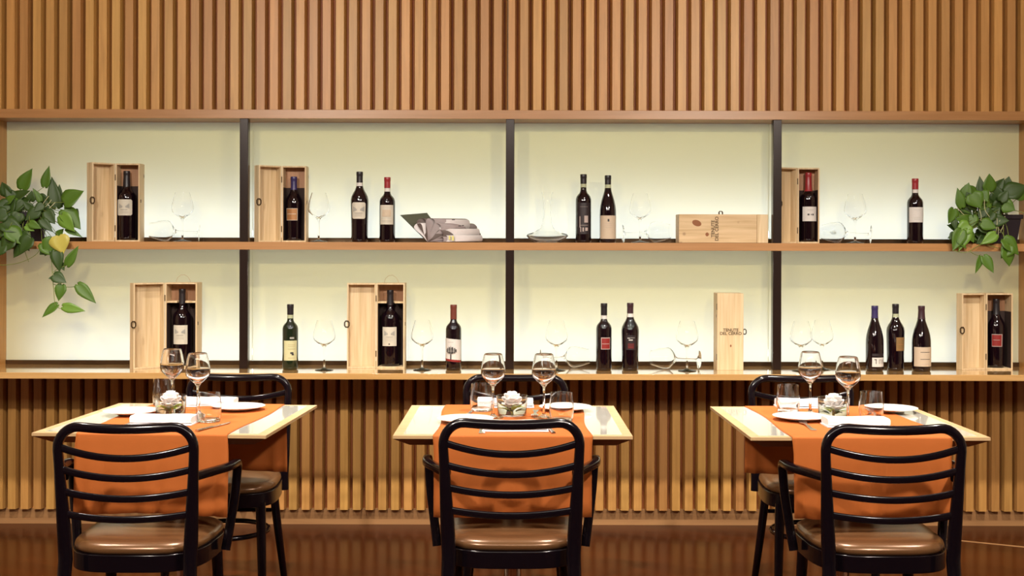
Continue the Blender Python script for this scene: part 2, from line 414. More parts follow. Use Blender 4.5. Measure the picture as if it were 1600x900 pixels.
k = 1/337.
YS = 5.83; YK = 5.73   # where bottles stand on the shelf / the counter
UP = 'bottles on the middle shelf'; LO = 'bottles on the counter'
bottle('tall black-capped bottle with rounded butterfly label beside a red-capped bottle', 561.7, YS, ZM, .327, .0415, 'bulge', 'cblack', .050, 'white',
       [[(-.034, .034, .108, .184, 'cream', rc)]+butterfly(0, .152, 2.2)+lines(0, (.120, .126), .03)], group=UP)
bottle('red-capped bottle left of the open magazine, big cream label', 605, YS, ZM, .302, .0365, 'bordeaux', 'cred', .050, 'white',
       [[(-.034, .034, .082, .172, 'cream')]+lines(0, (.162, .155, .11, .10, .094), .05)+[(-.02, .02, .118, .150, 'beige', {'rows': 1})]], group=UP)
bottle('black bottle with dark printed label and grey square, right of the decanter', 911.5, YS, ZM, .318, .0365, 'bordeaux', 'cblack', .044, 'bandg',
       [[(-.030, .030, .040, .185, 'dblack')]+lines(0, (.166,), .038, 'taupe')+[(.002, .020, .093, .125, 'taupe', {'rows': 1}), (-.020, -.016, .07, .122, 'taupe', {'rows': 1})]+lines(0, (.082, .078), .040, 'taupe')+[(-.016, -.012, .05, .072, 'taupe', {'rows': 1, 'seg': 1}), (-.006, .0, .052, .07, 'taupe', {'rows': 1, 'seg': 1}), (.006, .018, .055, .070, 'taupe', {'rows': 1})]], group=UP)
bottle('sloping-shouldered bottle with wide beige label and small emblem on middle shelf', 949.7, YS, ZM, .313, .0385, 'burgundy', 'cblack', .042, 'bandg',
       [[(-.045, .045, .018, .126, 'beige')]+[(-.004, .004, .098, .110, 'ink', {'rows': 1, 'seg': 2})]+lines(0, (.088, .08, .07), .03, 'taupe')], group=UP)
bottle('red-capped bottle standing alone left of the right potted plant', 1429.7, YS, ZM, .302, .0365, 'bordeaux', 'cred', .050, 'white',
       [[(-.040, .040, .098, .168, 'white')]+lines(0, (.155, .12, .112), .03)], group=UP)
bottle('green-tinted bottle with yellow label behind the left table chair', 454, YK, ZC, .298, .0360, 'bordeaux', 'cblack', .047, 'bandg',
       [[(-.026, .040, .044, .134, 'olive')]+lines(.012, (.115, .108, .095, .055), .034, 'gold')+[(.006, .020, .074, .082, 'ink', {'rows': 1}), (.012, .022, .068, .075, 'ink', {'rows': 1})],
        [(.004, .024, .142, .150, 'grey', {'rows': 1})]], glass='bottleg', group=LO)
bottle('brown-capped bottle with slanted white label and bare tree drawing', 709, YK, ZC, .298, .0360, 'bordeaux', 'cbrown', .066, None,
       [[(-.050, .042, .050, .143, 'white', {'slant': -.10}), (-.050, .042, .040, .050, 'lred', {'slant': -.10, 'rows': 1})]+lines(-.012, (.128,), .026, 'ink')
        + [(-.0135, -.0075, .050, .080, 'ink', {'rows': 2, 'seg': 1})]
        + [(-.010+dx-.0018, -.010+dx+.0014+.002*abs(j % 2), .074+.002*abs(j), .112-.0022*abs(j)-.004*(j % 2), 'grey' if j % 3 == 0 else 'ink', {'rows': 1, 'seg': 1}) for j, dx in [(q, q*.0042) for q in range(-5, 6)]]
        + [(-.026, .008, .080, .083, 'ink', {'rows': 1}), (-.022, .004, .088, .090, 'grey', {'rows': 1})]], group=LO)
bottle('bottle with square red label, left one of the pair behind the centre table', 944, YK, ZC, .306, .0360, 'bordeaux', 'cblack', .054, 'white',
       [[(-.016, .028, .098, .152, 'taupe'), (-.013, .026, .101, .148, 'lred')]+lines(.006, (.122,), .034, 'taupe', .0022)], group=LO)
bottle('broad-shouldered bottle with white script, right one of the pair behind the centre table', 985, YK, ZC, .308, .0405, 'bulge', 'cdark', .047, 'white',
       [[(-.024, .024, .096, .162, 'dblack')]+[(-.016, -.004, .148, .151, 'white', {'rows': 1}), (-.002, .018, .150, .152, 'grey', {'rows': 1}), (-.010, .008, .139, .143, 'white', {'rows': 1})]+[(-.014, .014, .102, .126, 'dred', {'rows': 1})]+lines(0, (.108,), .02, 'lred', .002)], group=LO)
bottle('blue-capped sloping bottle with low white label, leftmost of the three', 1367, YK, ZC, .298, .0400, 'burgundy', 'cnavy', .056, None,
       [[(-.022, .040, .022, .064, 'white')]+[(-.012, -.002, .053, .057, 'ink', {'rows': 1}), (-.006, -.003, .036, .055, 'ink', {'rows': 1, 'seg': 1}), (.008, .012, .036, .056, 'grey', {'rows': 1, 'seg': 1}), (.018, .022, .036, .056, 'grey', {'rows': 1, 'seg': 1}), (.008, .022, .053, .056, 'grey', {'rows': 1}), (.028, .031, .036, .056, 'ink', {'rows': 1, 'seg': 1})],
        [(-.022, .040, .070, .082, 'dblack')]], group=LO)
bottle('broad-shouldered bottle with gold-brown label, middle of the three', 1399.5, YK+.03, ZC, .305, .0410, 'bulge', 'cblack', .044, 'bandg',
       [[(-.008, .042, .092, .154, 'gold')]+lines(.016, (.146, .12, .098), .034, 'copper', .003)], group=LO)
bottle('sloping bottle with tall beige label, rightmost of the three', 1440, YK, ZC, .298, .0425, 'burgundy', 'cdark', .060, None,
       [[(-.048, .048, .024, .112, 'beige')]+lines(.006, (.088, .056), .046, 'ink', .0022)+lines(.006, (.034,), .04, 'taupe')], group=LO)

# ------------------------------------------------------------ wooden wine crates
def text_mesh(name, body, size, mat, parent, loc, rot=(pi/2, 0, 0), spacing=1.0):
    cu = bpy.data.curves.new(name, 'FONT'); cu.body = body; cu.size = size; cu.extrude = .0003; cu.align_x = 'CENTER'; cu.space_line = .82; cu.space_character = spacing
    cu.offset = size*.022
    ob = bpy.data.objects.new(name, cu); COL.objects.link(ob)
    bpy.context.view_layer.update()
    me = bpy.data.meshes.new_from_object(ob.evaluated_get(bpy.context.evaluated_depsgraph_get())); bpy.data.objects.remove(ob)
    me.materials.clear(); me.materials.append(MT[mat]); me.name = name
    o = bpy.data.objects.new(name, me); COL.objects.link(o); o.parent = parent; o.location = loc; o.rotation_euler = rot
    return o
def clasp(parent, loc, rz=0):
    b = MB(); w_, h_ = .010, .014
    b.tube([(-w_, 0, -h_*.5), (-w_, 0, h_*.5), (-w_*.5, 0, h_), (w_*.5, 0, h_), (w_, 0, h_*.5), (w_, 0, -h_*.5), (w_*.5, 0, -h_), (-w_*.5, 0, -h_)], .0034, 'brass', 6, up=(0, 1, 0), closed=True)
    o = b.build('clasp', parent); o.location = loc; o.rotation_euler = (0, 0, rz); return o
def crate(label, hinge_px, Yf, zb, w, h, d, lt, phi, board=None, cord=False, lining=None, rot=0):
    t = thing('wine_crate', label, 'crate', (PX(hinge_px, Yf), Yf, zb), rot, 'open wooden wine crates')
    th = .007; b = MB()
    b.box(0, th, 0, d, 0, h, 'pine'); b.box(w-th, w, 0, d, 0, h, 'pine'); b.box(th, w-th, 0, d, 0, th, 'pine'); b.box(th, w-th, 0, d, h-th, h, 'pine')
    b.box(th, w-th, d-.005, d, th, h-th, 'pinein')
    b.build('crate_body', t, smooth=0, bevel=.0008)
    b = MB(); b.box(-w, 0, lt-.005, lt, 0, h, 'pine'); b.box(-w, -w+th, 0, lt-.005, 0, h, 'pine'); b.box(-th, 0, 0, lt-.005, 0, h, 'pine')
    b.box(-w+th, -th, 0, lt-.005, 0, th, 'pine'); b.box(-w+th, -th, 0, lt-.005, h-th, h, 'pine')
    lid = b.build('lid', t, smooth=0, bevel=.0008); lid.rotation_euler = (0, 0, rad(phi)); lid.location = (-.0012, 0, 0)
    cl = clasp(lid, (-w-.001, -.003, h*.52), 0)
    b = MB(); b.box(w, w+.002, .012, .020, h*.50, h*.54, 'brass'); b.build('catch', t, smooth=0)
    for z in (h*.17, h*.82):
        b = MB(); b.tube([(0, -.0015, z-.014), (0, -.0015, z+.014)], .0022, 'brass', 8, up=(0, 1, 0)); b.build('hinge', t)
    if lining:
        b = MB(); b.box(th, w-th, d-.008, d-.005, th, lining, 'lining'); b.box(th, th+.0015, .002, d-.008, th, lining, 'lining'); b.box(w-th-.0015, w-th, .002, d-.008, th, lining, 'lining')
        b.build('lining', t, smooth=0)
    if board:
        b = MB(); g = .019
        b.box(th, w/2-g, .004, d-.008, board, board+.008, 'pine'); b.box(w/2+g, w-th, .004, d-.008, board, board+.008, 'pine'); b.box(w/2-g, w/2+g, d-.03, d-.008, board, board+.008, 'pine')
        b.build('neck_board', t, smooth=0)
    if cord:
        b = MB(); cx = w*.5
        b.tube([(cx-.030, d*.4, h-.002), (cx-.032, d*.4, h+.006), (cx-.026, d*.4, h+.022), (cx-.012, d*.4, h+.034), (cx+.006, d*.4, h+.036), (cx+.022, d*.4, h+.026), (cx+.032, d*.4, h+.010), (cx+.034, d*.4, h-.002)], .0013, 'cord', 6, up=(0, 1, 0))
        b.build('cord_handle', t)
    return t
# box A..F and the bottles in them
crate('open pine crate nearest the left potted plant, on the middle shelf', 180, 5.87, ZM, .114, .366, .075, .053, 46, lining=.262)
bottle('black bottle with rounded butterfly label inside the crate beside the left plant', 197.8, 5.906, ZM+.0075, .325, .0430, 'bordeaux', 'cblack', .075, None,
       [[(-.039, .039, .115, .190, 'cream', rc)]+butterfly(0, .158, 2.0)+lines(0, (.126, .132), .034)])
crate('open pine crate with copper-labelled bottle on the middle shelf', 440, 5.87, ZM, .114, .356, .075, .050, 36, lining=.256)
bottle('bottle with copper label inside the open crate on the middle shelf', 459, 5.906, ZM+.0075, .300, .0385, 'bulge', 'cnavy', .062, None,
       [[(-.034, .024, .094, .150, 'cream'), (-.032, .022, .096, .148, 'copper')]+lines(-.005, (.123,), .044, 'cream', .002)])
crate('open pine crate close against the right dark post, middle shelf', 1246, 5.87, ZM, .103, .353, .075, .045, 27, lining=.250)
bottle('red-necked bottle with white label inside the crate beside the right post', 1263, 5.906, ZM+.0075, .325, .0385, 'bordeaux', 'cred', .088, None,
       [[(-.038, .038, .096, .164, 'white')]+[(-.013, -.004, .123, .131, 'ink', {'rows': 1}), (.002, .006, .124, .130, 'ink', {'rows': 1}), (.009, .016, .123, .131, 'ink', {'rows': 1})]+lines(0, (.15, .145), .03)])
YF = 5.80
crate('tall open pine crate with cord handle behind the left table', 258, YF, ZC, .148, .393, .095, .045, 38, board=.300, cord=True, lining=.298)
bottle('large bottle with square cream label in the crate behind the left table', 285, YF+.050, ZC+.0075, .355, .0430, 'bordeaux', 'cblack', .070, None,
       [[(-.036, .036, .100, .188, 'cream')]+butterfly(0, .158, 2.0)+lines(0, (.132, .125), .036)])
crate('tall open pine crate with cord handle and flat open lid, left of the centre table', 588, YF, ZC, .132, .393, .095, .045, 7, board=.300, cord=True, lining=.298)
bottle('large bottle with square white label in the crate left of the centre table', 610, YF+.050, ZC+.0075, .352, .0430, 'bordeaux', 'cblack', .070, None,
       [[(-.036, .036, .094, .182, 'cream')]+butterfly(0, .152, 2.0)+lines(0, (.126, .118), .036)+[(-.003, .003, .101, .106, 'ink', {'rows': 1, 'seg': 2})]])
crate('open pine crate with red-labelled bottle at the right end of the counter', 1541, YF, ZC, .124, .353, .085, .045, 14, lining=.268)
bottle('bottle with small red label inside the crate at the right end', 1557, YF+.045, ZC+.0075, .318, .0395, 'bulge', 'cblack', .072, None,
       [[(-.034, .014, .098, .156, 'taupe'), (-.033, .010, .101, .153, 'lred')]+lines(-.012, (.128,), .03, 'taupe', .002)])
# closed crates
t = thing('wine_crate', 'closed pine crate lying on its side on the middle shelf, branded lettering', 'crate', (PX(1130.5, 5.80), 5.80, ZM), 0, 'closed wooden wine crates')
w2 = .206; hh = .133
b = MB(); b.box(-w2, w2, .012, .120, .001, hh, 'pineh'); b.build('crate_body', t, smooth=0, bevel=.0012)
b = MB(); b.box(-w2, w2-.052, 0, .0115, .001, hh, 'pineh'); b.build('lid', t, smooth=0, bevel=.001)
b = MB(); b.box(w2-.051, w2, -.001, .0115, .001, hh, 'pine'); b.build('end_board', t, smooth=0, bevel=.001)
def oval(b, cx, cz, rx, rz, y, mat, ang=0, n=18):
    b.prism([(cx+rx*cos(2*pi*i/n)*cos(ang)-rz*sin(2*pi*i/n)*sin(ang), y, cz+rx*cos(2*pi*i/n)*sin(ang)+rz*sin(2*pi*i/n)*cos(ang)) for i in range(n)], (0, .0004, 0), mat)
b = MB(); oval(b, -.124, .092, .022, .014, -.0004, 'knot', -.35); b.build('knot', t, smooth=0); b = MB(); oval(b, -.076, .040, .008, .009, -.0004, 'knot'); b.build('knot', t, smooth=0)
text_mesh('lettering', 'TENUTE\nDEL CERRO', .0215, 'burn', t, (-.042, -.0006, .066), rot=(pi/2, -pi/2, 0))
o = clasp(t, (-.010, .02, hh+.006), .5); o.scale = (1, 1, .6)
t = thing('wine_crate', 'closed pine crate standing upright on the counter with branded lettering', 'crate', (PX(1141.5, 5.74), 5.74, ZC), 0, 'closed wooden wine crates')
b = MB(); b.box(-.060, .060, .011, .105, 0, .352, 'pine'); b.build('crate_body', t, smooth=0, bevel=.0012)
b = MB(); b.box(-.060, .060, 0, .0105, 0, .352, 'pine'); b.build('lid', t, smooth=0, bevel=.001)
b = MB(); oval(b, .002, .112, .0035, .006, -.0004, 'knot'); b.build('knot', t, smooth=0)
text_mesh('lettering', 'TENUTE\nDEL CERRO', .0190, 'burn', t, (.002, -.0006, .178))
for z in (.06, .29):
    b = MB(); b.box(-.0615, -.0600, .004, .016, z-.014, z+.014, 'brass'); b.build('hinge', t, smooth=0)
clasp(t, (.067, .008, .176)).scale = (.7, .7, .8)

# ------------------------------------------------------------ glassware
def glass_lathe(outer, inner, mat='glass', seg=40):
    return MB().lathe(outer+inner[::-1], mat, seg, closed=False)
def goblet(H=.225, R=.050, rim=.034, foot=.040, hb=.115, mat='glass'):
    zb = H-hb
    outer = [(0, 0), (foot*.9, 0), (foot, .0012), (foot*.96, .0028), (foot*.5, .0055), (.008, .010), (.0045, .018), (.0036, .05), (.0036, zb-.020), (.0050, zb-.008), (.012, zb+.002), (R*.62, zb+.014), (R*.93, zb+.028), (R, zb+.040), (R*.98, zb+.055), (R*.88, zb+.080), (R*.76, zb+.100), (rim, H)]
    t_ = .0013
    inner = [(0, zb+.005), (R*.55, zb+.0155), (R*.90-t_, zb+.0295), (R-t_, zb+.0405), (R*.98-t_, zb+.055), (R*.88-t_, zb+.080), (R*.76-t_, zb+.100), (rim-t_, H)]
    return MB().lathe(outer+inner[::-1], mat, 40)
me_shelf = goblet(.228, .050, .033, .042, .118, 'thinglass').build('wine_glass', smooth=60).data
first = [o for o in bpy.data.objects if o.data == me_shelf][0]; bpy.data.objects.remove(first)
def put(me, name, label, cat, loc, rot=(0, 0, 0), group=None, scale=1):
    o = bpy.data.objects.new(name, me); COL.objects.link(o); o.location = loc; o.rotation_euler = rot; o.scale = (scale,)*3
    return tag(o, label, cat, group)
GU = 'clear wine glasses on the middle shelf'; GL = 'clear wine glasses on the counter'
for px, lab in ((285, 'clear wine glass standing right of the crate nearest the left plant'), (498, 'clear wine glass standing between an open crate and the tallest bottle'),
                (1000, 'clear wine glass standing between the beige-labelled bottle and lying crate'), (1336, 'clear wine glass standing between the right-post crate and lone red-capped bottle')):
    put(me_shelf, 'wine_glass', lab, 'wine glass', (PX(px, 5.802), 5.802, ZM), (0, 0, px), GU)
for px, Y, lab in ((507, 5.70, 'clear wine glass right of the yellow-labelled bottle on the counter'), (660, 5.71, 'clear wine glass left of the tree-labelled bottle'),
                (870, 5.71, 'clear wine glass left of the red-labelled bottle on the counter'), (1074, 5.70, 'clear wine glass left of the upright closed crate'),
                (1252, 5.72, 'clear wine glass nearer the right post, left of a pair'), (1285, 5.78, 'clear wine glass farther from the right post, right of a pair')):
    put(me_shelf, 'wine_glass', lab, 'wine glass', (PX(px, Y), Y, ZC), (0, 0, px), GL)
# lying glasses: the axis slopes a little, resting on foot rim and bowl
def lying(px_foot, Y, z, direction, lab, grp, yaw=0):
    tilt = math.asin((.050-.042)/.15)
    # local +Z (foot->bowl) turned to +-X
    R_ = M4.Rotation(yaw, 4, 'Z') @ M4.Rotation(direction*(pi/2-tilt), 4, 'Y')
    o = put(me_shelf, 'wine_glass', lab, 'wine glass', (0, 0, 0), (0, 0, 0), grp)
    o.matrix_world = M4.Translation((PX(px_foot, Y), Y, z+.0425)) @ R_
    return o
lying(312, 5.89, ZM, -1, 'clear wine glass lying on its side beside the leftmost standing glass', GU, .25)
lying(973, 5.882, ZM, 1, 'clear wine glass lying on its side beside the beige-labelled bottle', GU, .1)
lying(1361, 5.878, ZM, -1, 'clear wine glass lying on its side left of the lone red-capped bottle', GU, -.15)
lying(1093, 5.80, ZC, -1, 'clear wine glass lying on its side left of the upright closed crate', GL, .12)
lying(845, 5.85, ZC, 1, 'clear wine glass lying on its side left of the red-labelled bottle', GL, -.1)
outer = [(0, 0), (.045, 0), (.055, .002), (.085, .018), (.098, .032), (.092, .040), (.060, .050), (.034, .066), (.022, .090), (.018, .13), (.018, .19), (.022, .222), (.026, .234)]
inner = [(0, .003), (.050, .005), (.083, .021), (.0955, .032), (.089, .038), (.057, .048), (.031, .065), (.0200, .090), (.0162, .13), (.0162, .19), (.0202, .222), (.0245, .234)]
d_ = MB().lathe(outer+inner[::-1], 'thinglass', 48).build('decanter', smooth=60); d_.location = (PX(855, 5.85), 5.845, ZM)
tag(d_, 'clear glass decanter with wide flat base and slim neck on the middle shelf', 'decanter')

# ------------------------------------------------------------ magazine folded into loops
t = thing('magazine', 'magazine with pages folded into loops and olive cover, on the middle shelf', 'magazine', (PX(668, 5.79), 5.79, ZM+.0022))
ax = V((.155, .085, 0))
def loop(ang, L, wd, mat, axv, lift=0):
    """teardrop leaf of paper, starting at spine, angle from +X in the XZ plane"""
    pts = []
    n = 16
    for i in range(n+1):
        a = i/n; s_ = sin(pi*a); x = L*(1-(2*a-1)**2)**.8 if True else 0
        y = wd*sin(2*pi*a)*.5*(.25+.75*(1-(2*a-1)**2))*-1
        pts.append((x*cos(ang)-y*sin(ang), 0, x*sin(ang)+y*cos(ang)+lift))
    return pts
def paper(pts, axv, mat, name, nseg=1):
    b = MB(); n = len(pts); vs = [V(p) for p in pts]+[V(p)+V(axv) for p in pts]
    b.add(vs, [(i, i+1, n+i+1, n+i) for i in range(n-1)], mat); return b.build(name, t, smooth=60, solid=.0006)
for ang, L, wd, mat, a2 in ((150-28, .098, .045, 'page', V((.10, .08, .0))), (108, .112, .050, 'pagedark', ax), (82, .110, .050, 'pagegrey', ax), (57, .098, .046, 'pagegrey', ax*1.05), (33, .082, .042, 'pagedark', ax*1.1), (11, .076, .030, 'pagegrey', ax*1.15)):
    paper(loop(rad(ang), L, wd, mat, a2), a2, mat, 'page')
# printed sheets curling over the loops to the right
def sheet(p0, h, r, mat, name, L=.175):
    pts = []
    for i in range(13):
        a = pi*.5-i/12*pi*1.05
        pts.append((p0[0]+r*cos(a)*.5, p0[1]-r*0, p0[2]+r*sin(a)))
    b = MB(); vs = []; n = len(pts)
    for j in range(2):
        for p in pts: vs.append(V(p)+V((L*j, .055*j, .002*j)))
    b.add(vs, [(i, i+1, n+i+1, n+i) for i in range(n-1)], mat); return b.build(name, t, smooth=60, solid=.0006)
sheet((.032, .012, .079), 0, .024, 'page', 'page', .150); sheet((.066, .010, .042), 0, .018, 'page', 'page', .165); sheet((.085, .004, .0155), 0, .0145, 'page', 'page', .16)
b = MB()
for x, z, w_ in ((.112, .1005, .014), (.142, .072, .012), (.158, .074, .010)): b.box(x, x+w_, .004, .0046, z, z+.004, 'ink')
b.box(.112, .122, -.0005, .0002, .006, .028, 'yprint'); b.box(.098, .106, -.0005, .0002, .010, .029, 'yprint')
b.build('print', t, smooth=0)
# cover
c = [P(625, 336, 5.84), P(667, 333, 5.90), P(677, 345.5, 5.88), P(652, 361, 5.82), P(668, 377, 5.80), P(665, 377, 5.795)]
o_ = V(t.location); q = [v_-o_ for v_ in (P(625, 336.5, 5.83), P(667, 333, 5.90), P(700, 377.0, 5.87), P(667, 377.5, 5.80))]
b = MB(); b.add(q, [(0, 1, 2, 3)], 'cover'); b.build('cover', t, smooth=0, solid=.0012)
b = MB(); q = [(0.0, -.004, 0), (.22, .05, 0), (.24, .10, 0), (.03, .09, 0)]; b.prism(q, (0, 0, .0015), 'pagedark'); b.build('back_cover', t, smooth=0)

# ------------------------------------------------------------ tables
TZ = .75; TW = .365; TD = .362
def table(x, y, rz, label):
    t = thing('dining_table', label, 'table', (x, y, 0), rz, 'square dining tables')
    b = MB(); br = .03
    ring = lambda w_, d_, z: [(-w_, -d_, z), (w_, -d_, z), (w_, d_, z), (-w_, d_, z)]
    vs = ring(TW-br, TD-br, TZ-.0005)+ring(TW, TD, TZ-.0005)+ring(TW, TD, TZ-.010)
    fs = []
    for a in (0, 4):
        for i in range(4): fs.append((a+i, a+(i+1) % 4, a+4+(i+1) % 4, a+4+i))
    b.add(vs, fs, 'tablewood')
    vs = ring(TW, TD, TZ-.010)+ring(TW-.048, TD-.048, TZ-.036); b.add(vs, [(0, 1, 5, 4), (1, 2, 6, 5), (2, 3, 7, 6), (3, 0, 4, 7), (4, 5, 6, 7)], 'shadedwood')
    b.add(ring(TW-br, TD-br, TZ-.0005), [(0, 1, 2, 3)], 'tablewood')
    b.build('tabletop', t, smooth=0)
    MB().box(-TW+br, TW-br, -TD+br, TD-br, TZ-.0004, TZ+.0004, 'insert').build('glass_inset', t, smooth=0)
    MB().box(-.13, .13, -.13, .13, TZ-.048, TZ-.036, 'black').build('mounting_plate', t, smooth=0)
    MB().lathe([(.031, .02), (.031, TZ-.048)], 'chrome', 28).build('column', t)
    MB().lathe([(0, 0), (.21, 0), (.215, .004), (.21, .010), (.06, .020), (.034, .03), (0, .03)], 'chrome', 40).build('base', t, smooth=30)
    return t
TABLES = [(-1.089, 4.195, -.06), (.004, 4.177, 0), (1.085, 4.165, .012)]
names = ['left', 'centre', 'right']
for (x, y, r), nm, ex in zip(TABLES, names, ('leftmost square table with cream glass top and orange runner', 'centre square table with cream glass top and orange runner', 'rightmost square table with cream glass top and orange runner')):
    table(x, y, r, ex)
def runner(x, y, rz, label, seed, xo=0):
    rnd = random.Random(seed); t_ = []
    hw = .240; zt = TZ+.0018; zb = .507; yf = -TD-.004; yb = TD+.004
    path = [(yf, zb+(zt-zb)*i/9) for i in range(9)]+[(yf, zt-.006), (yf+.002, zt-.001), (yf+.008, zt)]
    path += [(yf+.008+(yb-yf-.016)*i/14, zt) for i in range(1, 14)]
    path += [(yb-.008, zt), (yb-.002, zt-.001), (yb, zt-.006)]+[(yb, zt-(zt-zb)*i/9) for i in range(1, 10)]
    b = MB(); nx = 44; vs = []; fs = []
    ph = [rnd.uniform(0, 6.28) for _ in range(6)]
    for j, (py, pz) in enumerate(path):
        hang = max(0, (zt-.012-pz)/(zt-zb))
        for i in range(nx+1):
            u = -1+2*i/nx; X = u*hw
            top = 1-min(1, hang*8)
            edge = .007*sin(py*9+ph[0])*u*top
            fold = hang*(.010*sin(u*9+ph[1])+.004*sin(u*17+ph[2]))
            sgn = -1 if py < 0 else 1
            vs.append((X+edge+xo, py+sgn*(abs(fold)+.004*hang), pz+hang*.004*sin(u*3+ph[3])))
    for j in range(len(path)-1):
        for i in range(nx):
            q = j*(nx+1)+i; fs.append((q, q+1, q+nx+2, q+nx+1))
    b.add(vs, fs, 'orange'); o = b.build('table_runner', None, smooth=60, solid=.0012); o.location = (x, y, 0); o.rotation_euler = (0, 0, rz)
    return tag(o, label, 'table runner', 'orange table runners')
runner(*TABLES[0], 'orange cloth runner hanging over the leftmost table', 1, .012)
runner(*TABLES[1], 'orange cloth runner hanging over the centre table', 2, 0)
runner(*TABLES[2], 'orange cloth runner hanging over the rightmost table', 5, .004)

# ------------------------------------------------------------ table setting
ZT = TZ+.0026
def tpos(px, py):  # foot of a thing standing on the table
    Y = (EYE-ZT)*F/(py-HY); return (PX(px, Y), Y, ZT)
wg = goblet(.215, .041, .028, .036, .104); tmp = wg.build('wine_glass', smooth=60); me_wine = tmp.data; bpy.data.objects.remove(tmp)
tmp = MB().lathe([(0, 0), (.034, 0), (.037, .002), (.0405, .03), (.0405, .05), (.036, .094)]+[(.0348, .094), (.0392, .05), (.0390, .03), (.034, .012), (0, .010)], 'glass', 40).build('tumbler', smooth=60)
me_tum = tmp.data; bpy.data.objects.remove(tmp)
tmp = MB().lathe([(0, 0), (.046, 0), (.049, .003), (.0535, .066)]+[(.0515, .066), (.0472, .007), (0, .006)], 'glass', 48).build('glass_bowl', smooth=50)
me_bowl = tmp.data; bpy.data.objects.remove(tmp)
tmp = MB().lathe([(0, 0), (.045, 0), (.048, .003), (.075, .009), (.092, .0135), (.093, .015), (.090, .0158), (.070, .011), (.050, .0055), (0, .0045)], 'china', 48).build('side_plate', smooth=50)
me_plate = tmp.data; bpy.data.objects.remove(tmp)
# folded napkin
def napkin_mesh(Lx, Ly, hz):
    b = MB(); n = 22
    for z0, th, sx, sy, oy in ((0, .004, 1.0, 1.0, 0), (.0042, hz-.0042, .97, .86, .004)):
        sec = []
        for i in range(n):
            a = 2*pi*i/n; ca, sa = cos(a), sin(a)
            sec.append((math.copysign(abs(ca)**.35, ca)*Ly*.5*sy, math.copysign(abs(sa)**.6, sa)*th*.5))
        pts = [(-Lx/2*sx+Lx*sx*i/14, oy, z0+th/2) for i in range(15)]
        b.sweep(pts, lambda t, s=sec: [(u*(1+.03*sin(t*7)), v*(1+.10*sin(t*9+1))) for u, v in s], 'napkin')
    return b
tmp = napkin_mesh(.205, .10, .027).build('napkin', smooth=50); me_nap = tmp.data; bpy.data.objects.remove(tmp)
def fork_mesh():
    b = MB(); th = .0018
    zc = lambda y: .006*max(0, (y-.10)/.09)**1.5*math.copysign(1, 1)+.0005+.004*math.exp(-((y-.11)/.03)**2)
    ws = [(0, .009), (.01, .0105), (.05, .007), (.10, .0045), (.125, .005), (.135, .010), (.145, .0125), (.152, .0125)]
    vs = []; fs = []
    for y, w_ in ws:
        for x in (-w_, w_):
            vs += [(x, y, zc(y)), (x, y, zc(y)+th)]
    for i in range(len(ws)-1):
        a = i*4; c_ = a+4; fs += [(a, a+2, c_+2, c_), (a+1, c_+1, c_+3, a+3), (a, c_, c_+1, a+1), (a+2, a+3, c_+3, c_+2)]
    fs += [(0, 1, 3, 2), (len(vs)-4, len(vs)-2, len(vs)-1, len(vs)-3)]
    b.add(vs, fs, 'steel')
    for k_ in range(4):
        x = -.0125+k_*.0068+.0005; vs = []
        for y in (.150, .170, .192):
            t_ = .0015 if y > .19 else .0022
            vs += [(x, y, zc(y)), (x+2*t_, y, zc(y)), (x+2*t_, y, zc(y)+th), (x, y, zc(y)+th)]
        b.add(vs, [(0, 3, 2, 1), (8, 9, 10, 11)]+[(a+i, a+(i+1) % 4, a+4+(i+1) % 4, a+4+i) for a in (0, 4) for i in range(4)], 'steel')
    return b
def knife_mesh():
    b = MB()
    b.sweep([(0, 0, .004), (0, .02, .004), (0, .08, .0035), (0, .095, .003)], lambda t: [(.0065*cos(a)*(1-.3*t), .0033*sin(a)) for a in [2*pi*i/10 for i in range(10)]], 'steel')
    pts = [(-.004, .09), (.006, .09), (.009, .12), (.009, .17), (.004, .198), (-.002, .205), (-.004, .17)]
    b.prism([(x, y, .002) for x, y in pts], (0, 0, .0014), 'steel'); return b
tmp = fork_mesh().build('fork', smooth=40); me_fork = tmp.data; bpy.data.objects.remove(tmp)
tmp = knife_mesh().build('knife', smooth=40); me_knife = tmp.data; bpy.data.objects.remove(tmp)
